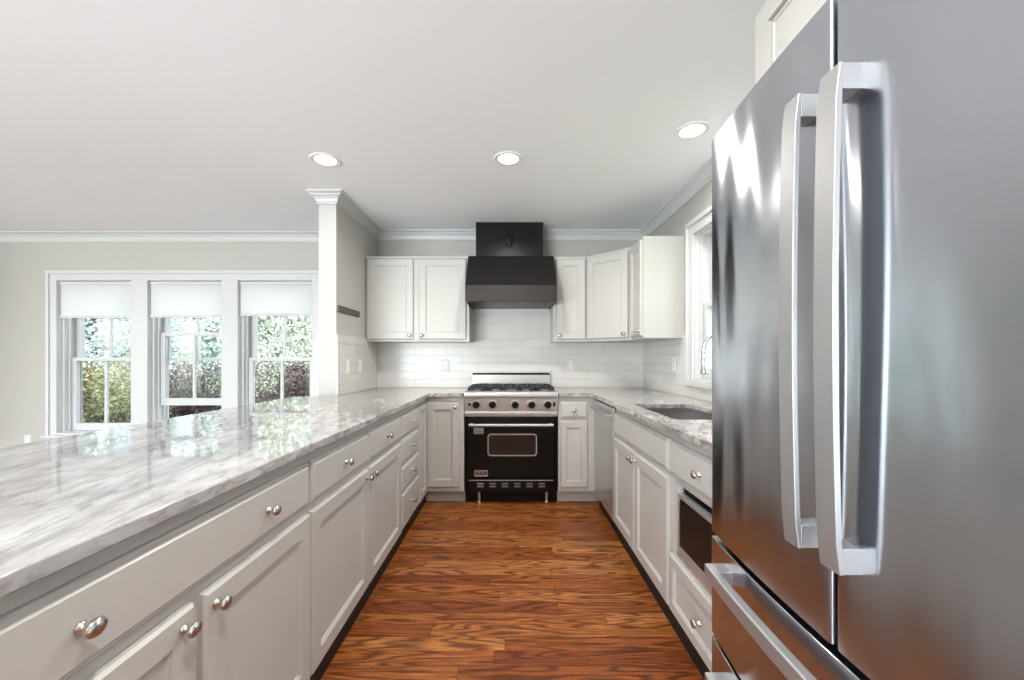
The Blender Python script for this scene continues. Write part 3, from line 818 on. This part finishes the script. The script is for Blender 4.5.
# cooktop deck with rolled front
prof = [(-0.035, 0.886), (-0.028, 0.880), (0.02, 0.877), (0.59, 0.877), (0.59, 0.915), (0.05, 0.915), (0.04, 0.926), (-0.022, 0.926), (-0.033, 0.920), (-0.037, 0.905)]
MB().prism(prof, -h, h, 'x').build('cooktop', M['range_steel'], t)
MB().prism([(-0.006, 0.768), (0.0295, 0.766), (0.0295, 0.8765), (-0.020, 0.8765)], -h, h, 'x').build('control_panel', M['range_steel'], t)
MB().prism([(-0.010, 0.722), (0.0295, 0.722), (0.0295, 0.764), (-0.014, 0.764), (-0.016, 0.758), (-0.014, 0.728)], -h, h, 'x').build('steel_strip', M['range_steel'], t)
bg_ = MB().box(-0.374, 0.374, 0.545, 0.59, 0.9155, 1.070)
bg_.build('backguard', M['range_steel'], t, 0.004)
MB().box(-0.366, 0.366, 0.540, 0.5449, 1.040, 1.060).build('backguard_vent', M['black_plastic'], t)
for kx in (-0.283, -0.151, 0.032, 0.167, 0.297):
    Q = Matrix.Translation((kx, -0.0135, 0.822)) @ Matrix.Rotation(PI/2+0.10, 4, 'X')
    k_ = MB().lathe([(0, 0), (0.036, 0), (0.036, 0.004), (0.031, 0.007)], 28, Q).build('knob_bezel', M['range_steel'], t)
    kk = MB().lathe([(0.0, 0.006), (0.029, 0.006), (0.029, 0.014), (0.025, 0.034), (0.022, 0.037), (0, 0.037)], 28, Q)
    bl = MB().box(-0.006, 0.006, -0.026, 0.026, 0.034, 0.044)
    bmesh.ops.transform(bl.bm, matrix=Q, verts=bl.bm.verts[:])
    me = bpy.data.meshes.new('tmp'); bl.bm.to_mesh(me); bl.bm.free(); kk.bm.from_mesh(me); bpy.data.meshes.remove(me)
    kk.build('burner_knob', M['black_plastic'], k_)
Q = Matrix.Translation((-0.338, -0.0135, 0.822)) @ Matrix.Rotation(PI/2+0.10, 4, 'X')
MB().lathe([(0, 0), (0.011, 0), (0.011, 0.008), (0.008, 0.011), (0, 0.011)], 16, Q).build('indicator_light', M['black_plastic'], t)
MB().box(0.343, 0.360, -0.018, -0.008, 0.804, 0.840).build('oven_switch', M['black_plastic'], t, 0.003)
# grates: four burner grates and a narrow middle one
def grate(cx, w):
    m = MB(); z0, z1 = 0.930, 0.962
    for cy in (0.155, 0.400):
        L2, w2 = 0.115, w/2
        y0, y1 = cy-L2, cy+L2
        m.box(cx-w2, cx+w2, y0, y0+0.016, z0+0.012, z1-0.006).box(cx-w2, cx+w2, y1-0.016, y1, z0+0.012, z1-0.006)
        m.box(cx-w2, cx-w2+0.016, y0, y1, z0+0.012, z1-0.006).box(cx+w2-0.016, cx+w2, y0, y1, z0+0.012, z1-0.006)
        for a in (-1, 1):
            m.box(cx+a*w2, cx+a*0.022, cy-0.007, cy+0.007, z0+0.016, z1)
            m.box(cx-0.007, cx+0.007, cy+a*0.022, cy+a*L2, z0+0.016, z1)
            for b in (-1, 1):
                m.box(cx+a*(w2-0.018), cx+a*w2, cy+b*(L2-0.018), cy+b*L2, 0.9155, z0+0.014)
                m.box(cx+a*w2*0.5-0.005, cx+a*w2*0.5+0.005, cy+b*0.05, cy+b*L2, z0+0.016, z1)
    return m.build('grate', M['iron'], t, 0.0025)
for cx, w_ in ((-0.281, 0.152), (-0.137, 0.125), (0.0, 0.132), (0.137, 0.125), (0.281, 0.152)): grate(cx, w_)
for cx in (-0.21, 0.21):
    for cy in (0.155, 0.400):
        MB().lathe([(0, 0.9155), (0.05, 0.9155), (0.05, 0.925), (0.036, 0.927), (0.036, 0.941), (0.03, 0.945), (0, 0.945)], 24, Matrix.Translation((cx, cy, 0))).build('burner', M['iron'], t)
# oven door
od = MB().box(-0.348, 0.348, -0.012, 0.0295, 0.222, 0.716).build('oven_door', M['enamel'], t, 0.004)
def rrect(w, hh, r, n=6):
    p = []
    for cx, cy, a0 in ((w/2-r, hh/2-r, 0), (-w/2+r, hh/2-r, 90), (-w/2+r, -hh/2+r, 180), (w/2-r, -hh/2+r, 270)):
        for k in range(n+1):
            a = math.radians(a0+90*k/n); p.append((cx+r*math.cos(a), cy+r*math.sin(a)))
    return p
wx, wz = 0.009, 0.493
outer = rrect(0.400, 0.180, 0.026); inner = rrect(0.384, 0.164, 0.019)
m = MB(); bm = m.bm
R_ = []
for pts_, y in ((outer, -0.0122), (outer, -0.0165), (inner, -0.0165), (inner, -0.0122)): R_.append([bm.verts.new((p[0]+wx, y, p[1]+wz)) for p in pts_])
for a in range(4):
    A, B = R_[a], R_[(a+1) % 4]
    for i in range(len(A)): bm.faces.new((A[i], A[(i+1) % len(A)], B[(i+1) % len(A)], B[i]))
m.build('window_rim', M['range_steel'], od)
MB().prism([(p[0]+wx, p[1]+wz) for p in inner], -0.0122, -0.0140, 'y').build('oven_window', M['dark_glass'], od)
hb = MB().tube([(-0.338, -0.068, 0.660), (0.338, -0.068, 0.660)], 0.0125, 16)
for s in (-0.318, 0.318): hb.box(s-0.012, s+0.012, -0.062, -0.0115, 0.650, 0.670)
hb.build('handle', M['handle_steel'], od)
bd = MB().prism([(p[0]-0.244, p[1]+0.262) for p in rrect(0.110, 0.050, 0.009)], -0.0122, -0.0155, 'y').build('badge', M['badge'], od)
MB().prism([(p[0]-0.244, p[1]+0.2645) for p in rrect(0.100, 0.028, 0.004)], -0.0156, -0.0162, 'y').build('badge_panel', M['black_plastic'], od)
def text_mesh(name, body, size, loc, rot, mat, parent, extrude=0.0005, xs=1.0):
    cu = bpy.data.curves.new(name, 'FONT'); cu.body = body; cu.size = size; cu.extrude = extrude
    cu.align_x = 'CENTER'; cu.align_y = 'CENTER'
    tmp = bpy.data.objects.new(name, cu); C.objects.link(tmp)
    bpy.context.view_layer.update()
    me = bpy.data.meshes.new_from_object(tmp.evaluated_get(bpy.context.evaluated_depsgraph_get()))
    bpy.data.objects.remove(tmp); bpy.data.curves.remove(cu)
    me.materials.clear(); me.materials.append(mat)
    o = bpy.data.objects.new(name, me); C.objects.link(o); o.location = loc; o.rotation_euler = rot; o.scale = (xs, 1, 1)
    if parent: o.parent = parent
    return o
text_mesh('lettering', 'VIKING', 0.029, (-0.244, -0.0168, 0.2645), (PI/2, 0, 0), M['badge'], od, xs=0.95)
st_ = MB().box(-0.305, -0.222, -0.0128, -0.0121, 0.580, 0.634).build('sticker', M['sticker'], od)
MB().box(-0.299, -0.262, -0.0132, -0.0128, 0.604, 0.628).box(-0.255, -0.228, -0.0132, -0.0128, 0.604, 0.628).box(-0.299, -0.228, -0.0132, -0.0128, 0.588, 0.594).build('sticker_print', simple('sticker_print', (0.22, 0.22, 0.22), 0.4), st_)
# lower vent panel, legs
lp = MB().box(-0.345, 0.345, -0.006, 0.0295, 0.108, 0.208).build('lower_panel', M['enamel'], t, 0.003)
MB().box(-0.345, 0.345, -0.009, -0.0062, 0.200, 0.207).build('panel_edge', M['range_steel'], lp)
for i in range(6):
    c = -0.262+0.1*i+0.012
    MB().box(c-0.026, c+0.026, -0.0085, -0.0062, 0.170, 0.181).box(c-0.026, c+0.026, -0.0085, -0.0062, 0.148, 0.159).build('vent_louvre', M['fridge_side'] if i else M['handle_steel'], lp, 0.001)
MB().box(-0.374, 0.374, 0.085, 0.10, 0.012, 0.0995).build('kick_plate', M['enamel'], t)
for sx in (-0.262, 0.290):
    for sy in (0.03, 0.50):
        MB().lathe([(0, 0), (0.016, 0), (0.017, 0.02), (0.013, 0.026), (0.013, 0.0995), (0, 0.0995)], 16, Matrix.Translation((sx, sy, 0))).build('leg', M['chrome'], t)

# ------------------------------------------------------------------ range hood
t = thing('range_hood', 'black sloped range hood with square duct cover', 'range hood', (RX, WB-0.009, 0))
# local y negative towards the room
W_, zb, zm, zt = 0.375, 1.662, 1.793, 2.093
yb, yt = 3.30-(WB-0.009), 3.55-(WB-0.009)
m = MB(); bm = m.bm
MB_pts = [(-0.001, zm+0.0005), (yb, zm+0.0005), (yt, zt), (-0.001, zt)]
m.prism(MB_pts, -W_, W_, 'x').build('canopy', M['hood'], t, 0.002)
MB().box(-W_, W_, yb, yb+0.012, zb, zm).box(-W_, -W_+0.012, yb+0.012, -0.001, zb, zm).box(W_-0.012, W_, yb+0.012, -0.001, zb, zm).build('lower_band', M['hood_band'], t, 0.002)
f_ = MB().box(-W_+0.0125, W_-0.0125, yb+0.0125, -0.0015, zb+0.010, zm-0.001)
for k in range(3):
    a = -0.34+0.23*k
    for j in range(9): f_.box(a+0.024*j, a+0.024*j+0.012, yb+0.10, -0.10, zb+0.004, zb+0.010)
f_.build('baffle_filter', M['hood_under'], t)
MB().box(-0.316, 0.288, 3.636-(WB-0.009), -0.001, zt+0.0005, CEIL-0.001).build('duct_cover', M['hood'], t, 0.0015)
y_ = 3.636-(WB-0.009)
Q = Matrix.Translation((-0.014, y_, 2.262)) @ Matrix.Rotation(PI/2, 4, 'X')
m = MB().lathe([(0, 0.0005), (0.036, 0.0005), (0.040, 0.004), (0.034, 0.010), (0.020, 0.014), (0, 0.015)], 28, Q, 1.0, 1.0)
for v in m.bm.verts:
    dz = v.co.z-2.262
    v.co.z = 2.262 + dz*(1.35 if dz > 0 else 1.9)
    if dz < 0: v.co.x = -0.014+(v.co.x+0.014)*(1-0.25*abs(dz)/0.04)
m.build('oval_reflection', M['black_plastic'], t)  # raised dark oval stands in for a reflection on the duct cover

# ------------------------------------------------------------------ refrigerator
t = thing('refrigerator', 'large stainless french-door refrigerator with two freezer drawers', 'refrigerator', (0, 0, 0))
FY0, FY1, FM = 0.205, 1.108, 0.6565
def front(y): return 0.5245 + 0.026*((y-FM)/0.45)**2
def front_off(y, d): return front(y)+d
MB().box(0.628, WR-0.012, FY0+0.004, FY1-0.004, 0.035, 1.765).build('cabinet_body', M['fridge_side'], t, 0.004)
def fdoor(name, y0, y1, z0, z1, n=20, r=0.006):
    """slab whose face follows the bow of the front; plan outline extruded upwards"""
    pts = [(0.620, y0)]
    def edge(yc, sgn):
        out = []
        for k in range(5):
            a = PI/2*k/4
            out.append((r*(1-math.sin(a)), sgn*r*(1-math.cos(a))))
        return out
    for dx_, dy_ in edge(y0, 1): pts.append((front(y0+r)+dx_, y0+dy_))
    for k in range(1, n): y = y0+r+(y1-y0-2*r)*k/n; pts.append((front(y), y))
    for dx_, dy_ in reversed(edge(y1, 1)): pts.append((front(y1-r)+dx_, y1-dy_))
    pts.append((0.620, y1))
    return MB().prism(pts, z0, z1).build(name, M['fridge'], t, 0.0025, 2)
d1 = fdoor('refrigerator_door', FM+0.0045, FY1, 0.722, 1.785)
d2 = fdoor('refrigerator_door', FY0, FM-0.0045, 0.722, 1.785)
z1_ = fdoor('freezer_drawer', FY0, FY1, 0.447, 0.708)
z2_ = fdoor('freezer_drawer', FY0, FY1, 0.065, 0.435)
MB().box(0.6205, 0.6275, FY0+0.01, FY1-0.01, 0.07, 1.76).build('gasket', M['rubber'], t)
MB().box(0.64, 0.66, FY0+0.02, FY1-0.02, 0.0, 0.0345).box(1.20, 1.22, FY0+0.02, FY1-0.02, 0.0, 0.0345).build('base_grille', M['black_plastic'], t)
for y0, y1 in ((FY0+0.01, FY0+0.09), (FY1-0.09, FY1-0.01)): MB().box(0.60, 0.70, y0, y1, 1.7855, 1.800).build('hinge_cover', M['fridge_side'], t, 0.003)
def vhandle(parent, y0, y1, za, zb_):
    yc = (y0+y1)/2; base_ = front(yc)
    n = 16; bm_ = MB(); outl = []; inl = []
    for k in range(n+1):
        s = k/n; z = za+(zb_-za)*s; bow = 0.007*(1-(2*s-1)**2)
        outl.append((base_-0.037-bow, z)); inl.append((base_-0.027-bow, z))
    # chamfered ends
    outl[0] = (outl[0][0]+0.004, za); outl[-1] = (outl[-1][0]+0.004, zb_)
    prof = outl + inl[::-1]
    bm_.prism([(p[0], p[1]) for p in prof], y0, y1, 'y')
    o = bm_.build('handle', M['handle_steel'], parent, 0.002, 2)
    for a, b in ((za+0.001, za+0.040), (zb_-0.040, zb_-0.001)):
        MB().box(base_-0.028, base_+0.003, y0+0.001, y1-0.001, a, b).build('standoff', M['handle_steel'], parent, 0.0015)
vhandle(d2, 0.603, 0.643, 0.866, 1.634)
vhandle(d1, 0.690, 0.726, 0.866, 1.644)
def hhandle(parent, za, zb_):
    m = MB(); ya, yb_ = 0.30, 1.022; n = 18
    o1 = []; o2 = []
    for k in range(n+1):
        y = ya+(yb_-ya)*k/n; o1.append((front(y)-0.052, y)); o2.append((front(y)-0.030, y))
    m.prism(o1+o2[::-1], za, zb_)
    m.build('handle', M['handle_steel'], parent, 0.004, 2)
    for a, b in ((ya+0.001, ya+0.045), (yb_-0.045, yb_-0.001)):
        MB().box(front((a+b)/2)-0.033, front((a+b)/2)+0.004, a, b, za+0.001, zb_-0.001).build('standoff', M['handle_steel'], parent, 0.0015)
hhandle(z1_, 0.642, 0.676); hhandle(z2_, 0.368, 0.402)

# ------------------------------------------------------------------ small wall things
o = MB().box(0, 0.018, 0, 0.42, 0, 0.046).build('knife_strip', M['magnet_wood'], None, 0.002)
o.location = (WP+0.0005, 3.0, 1.545)
tag(o, 'brown wooden magnetic knife strip on the partition wall', 'knife rack')
def plate(label, loc, rz, kind, group, mat='plate'):
    t = thing('wall_switch' if kind == 's' else 'wall_outlet', label, 'light switch' if kind == 's' else 'outlet', loc, rz, group)
    p = MB().box(-0.036, 0.036, -0.006, 0, -0.058, 0.058).build('cover_plate', M[mat], t, 0.003)
    if kind == 's': MB().box(-0.016, 0.016, -0.0095, -0.0055, -0.033, 0.033).build('rocker', M['plate'], p, 0.0015)
    else:
        for zc in (-0.02, 0.02):
            r_ = MB().lathe([(0, 0), (0.0165, 0), (0.0165, 0.002), (0, 0.002)], 20, Matrix.Translation((0, -0.006, zc)) @ Matrix.Rotation(PI/2, 4, 'X')).build('socket', M['plate'], p)
            MB().box(-0.007, -0.005, -0.0088, -0.0082, zc-0.005, zc+0.005).box(0.005, 0.007, -0.0088, -0.0082, zc-0.005, zc+0.005).build('slot', M['black_plastic'], r_)
    return t
gs = 'white rocker switches on the partition tile'
plate('white rocker switch on the partition tile, nearer the wall end', (WP+0.0085, 3.18, 1.13), PI/2, 's', gs)
plate('white rocker switch on the partition tile, nearer the back corner', (WP+0.0085, 3.44, 1.13), PI/2, 's', gs)
go = 'white power outlets'
plate('white outlet on the back tile left of the range', (-0.62, WB-0.0085, 1.125), 0, 'o', go, 'tile_plate')
plate('white outlet on the back tile right of the range', (0.585, WB-0.0085, 1.125), 0, 'o', go, 'tile_plate')
plate('white outlet on the tile beside the sink window', (WR-0.0085, 3.16, 1.15), -PI/2, 'o', go)
plate('white outlet low on the beige dining wall left of the windows', (-4.71, WD-0.0005, 0.39), 0, 'o', go, 'tile_plate')

# ------------------------------------------------------------------ recessed ceiling lights
def downlight(loc, label, power=2.5):
    t = thing('recessed_light', label, 'ceiling light', loc, 0, 'recessed ceiling lights')
    MB().lathe([(0.060, 0.0), (0.064, -0.004), (0.086, -0.006), (0.090, -0.001), (0.090, 0.0)], 40).build('trim_ring', M['plate'], t)
    MB().lathe([(0, -0.003), (0.05, -0.0025), (0.0625, -0.001)], 40).build('lens', M['lamp'], t)
    d = bpy.data.lights.new('downlight_lamp', 'AREA'); d.shape = 'DISK'; d.size = 0.11; d.energy = power; d.color = (1.0, 0.95, 0.88); d.spread = math.radians(165)
    l = bpy.data.objects.new('downlight_lamp', d); l.location = (0, 0, -0.008); l.parent = t; C.objects.link(l)
    return t
dl = downlight((-1.14, 2.50, CEIL-0.0005), 'recessed ceiling light over the peninsula, leftmost of the three in view')
P_ = [((-0.01, 2.485), 'recessed ceiling light over the aisle, in line with the range'),
      ((0.98, 2.18), 'recessed ceiling light above the sink counter, nearest the refrigerator'),
      ((-1.14, 0.35), 'recessed ceiling light over the near end of the peninsula'),
      ((-0.01, 0.35), 'recessed ceiling light over the near end of the aisle'),
      ((-1.14, -1.8), 'recessed ceiling light behind the camera on the left'),
      ((-0.01, -1.8), 'recessed ceiling light behind the camera on the right')]
for (x_, y_), lb in P_:
    r_ = dup(dl, (x_, y_, CEIL-0.0005), 0, lb)
    if x_ > -1:
        for c_ in r_.children:
            if c_.type == 'LIGHT': c_.data = c_.data.copy(); c_.data.energy = 17.0 if x_ < 0.5 else 8.0

# ------------------------------------------------------------------ outdoors
struct('ground', MB().box(-40, 30, -30, 45, -0.55, -0.45), M['lawn'])
def foliage(c, rad, n, size, mat, name, parent, seed):
    rnd = random.Random(seed); m = MB(); bm = m.bm
    blobs = [(Vector(((rnd.random()-.5)*1.2*rad[0], (rnd.random()-.5)*1.2*rad[1], (rnd.random()-.5)*1.1*rad[2])), 0.35+0.35*rnd.random()) for _ in range(30)]
    for _ in range(n):
        bc, br = rnd.choice(blobs)
        d = Vector((rnd.gauss(0, 1), rnd.gauss(0, 1), rnd.gauss(0, 1))).normalized()
        rr = br*(0.72+0.32*rnd.random())
        p = Vector(c)+bc+Vector((d.x*rad[0]*rr, d.y*rad[1]*rr, d.z*rad[2]*rr))
        nn = (d+Vector((rnd.gauss(0, .6), rnd.gauss(0, .6), rnd.gauss(0.3, .6)))).normalized()
        u = nn.orthogonal().normalized(); u.rotate(Matrix.Rotation(rnd.random()*6.28, 3, nn)); w = nn.cross(u)
        s = size*(0.6+0.8*rnd.random())
        q = [p-u*s, p+w*s*0.42+nn*s*0.1, p+u*s, p-w*s*0.42+nn*s*0.1]
        bm.faces.new([bm.verts.new(v) for v in q])
    me_n = len(bm.faces)
    me = bpy.data.meshes.new(name); bm.to_mesh(me); bm.free(); me.materials.append(mat)
    o = bpy.data.objects.new(name, me); C.objects.link(o)
    if parent: o.parent = parent
    return o
def shrub(label, x, y, rad, n, size, mat, seed, group='shrubs close outside the dining windows'):
    t = thing('garden_shrub', label, 'shrub', (x, y, -0.45), 0, group)
    foliage((0, 0, rad[2]*0.98), rad, n, size, mat, 'foliage', t, seed)
    rnd = random.Random(seed)
    m = MB()
    for k in range(7):
        a = 2*PI*k/7+rnd.random(); e_ = (math.cos(a)*rad[0]*0.6, math.sin(a)*rad[1]*0.6, rad[2]*(1.1+0.4*rnd.random()))
        m.tube([(0.02*math.cos(a), 0.02*math.sin(a), 0), (e_[0]*0.35, e_[1]*0.35, e_[2]*0.4), e_], [0.025, 0.017, 0.007], 6)
    m.build('stems', M['bark'], t)
    return t
def tree(label, x, y, hgt, rad, n, size, mat, seed):
    t = thing('garden_tree', label, 'tree', (x, y, -0.45), 0, 'trees behind the shrubs')
    foliage((0, 0, hgt-rad[2]*0.6), rad, n, size, mat, 'crown', t, seed)
    rnd = random.Random(seed); m = MB()
    m.tube([(0, 0, 0), (0.05, 0, hgt*0.4), (0, 0.08, hgt*0.75)], [0.16, 0.12, 0.06], 10)
    for k in range(6):
        a = 2*PI*k/6+rnd.random()
        m.tube([(0.03, 0, hgt*(0.3+0.05*k)), (math.cos(a)*rad[0]*0.6, math.sin(a)*rad[1]*0.6, hgt*(0.5+0.07*k))], [0.06, 0.02], 7)
    m.build('trunk', M['bark'], t)
    return t
shrub('yellow-green leafy bush outside the leftmost dining window', -6.30, 6.0, (0.62, 0.55, 0.86), 20000, 0.024, M['leaf_yellow'], 3)
shrub('plum-brown hedge bush outside the middle dining window', -4.74, 6.0, (0.57, 0.55, 0.86), 20000, 0.022, M['leaf_brown'], 5)
shrub('plum-brown hedge bush outside the dining window nearest the partition', -3.28, 6.0, (0.54, 0.55, 0.86), 20000, 0.022, M['leaf_brown'], 8)
tree('blue-green tree beyond the bushes, seen through the leftmost dining window', -9.6, 9.3, 3.9, (1.35, 1.0, 2.0), 24000, 0.045, M['leaf_blue'], 11)
tree('tall pale green tree farthest left at the back', -15.3, 14.6, 5.6, (2.1, 1.6, 3.0), 24000, 0.075, M['leaf_green'], 12)
tree('tall blue-green tree at the back, seen through the middle dining window', -9.9, 14.3, 5.2, (2.0, 1.6, 2.9), 24000, 0.075, M['leaf_blue'], 13)
tree('pale green tree beyond the bushes nearest the partition', -5.2, 9.3, 3.9, (1.5, 1.0, 2.0), 24000, 0.045, M['leaf_green'], 14)
tree('pale green tree outside the sink window', 6.0, 9.0, 5.0, (2.2, 2.0, 2.8), 8000, 0.11, M['leaf_green'], 15)
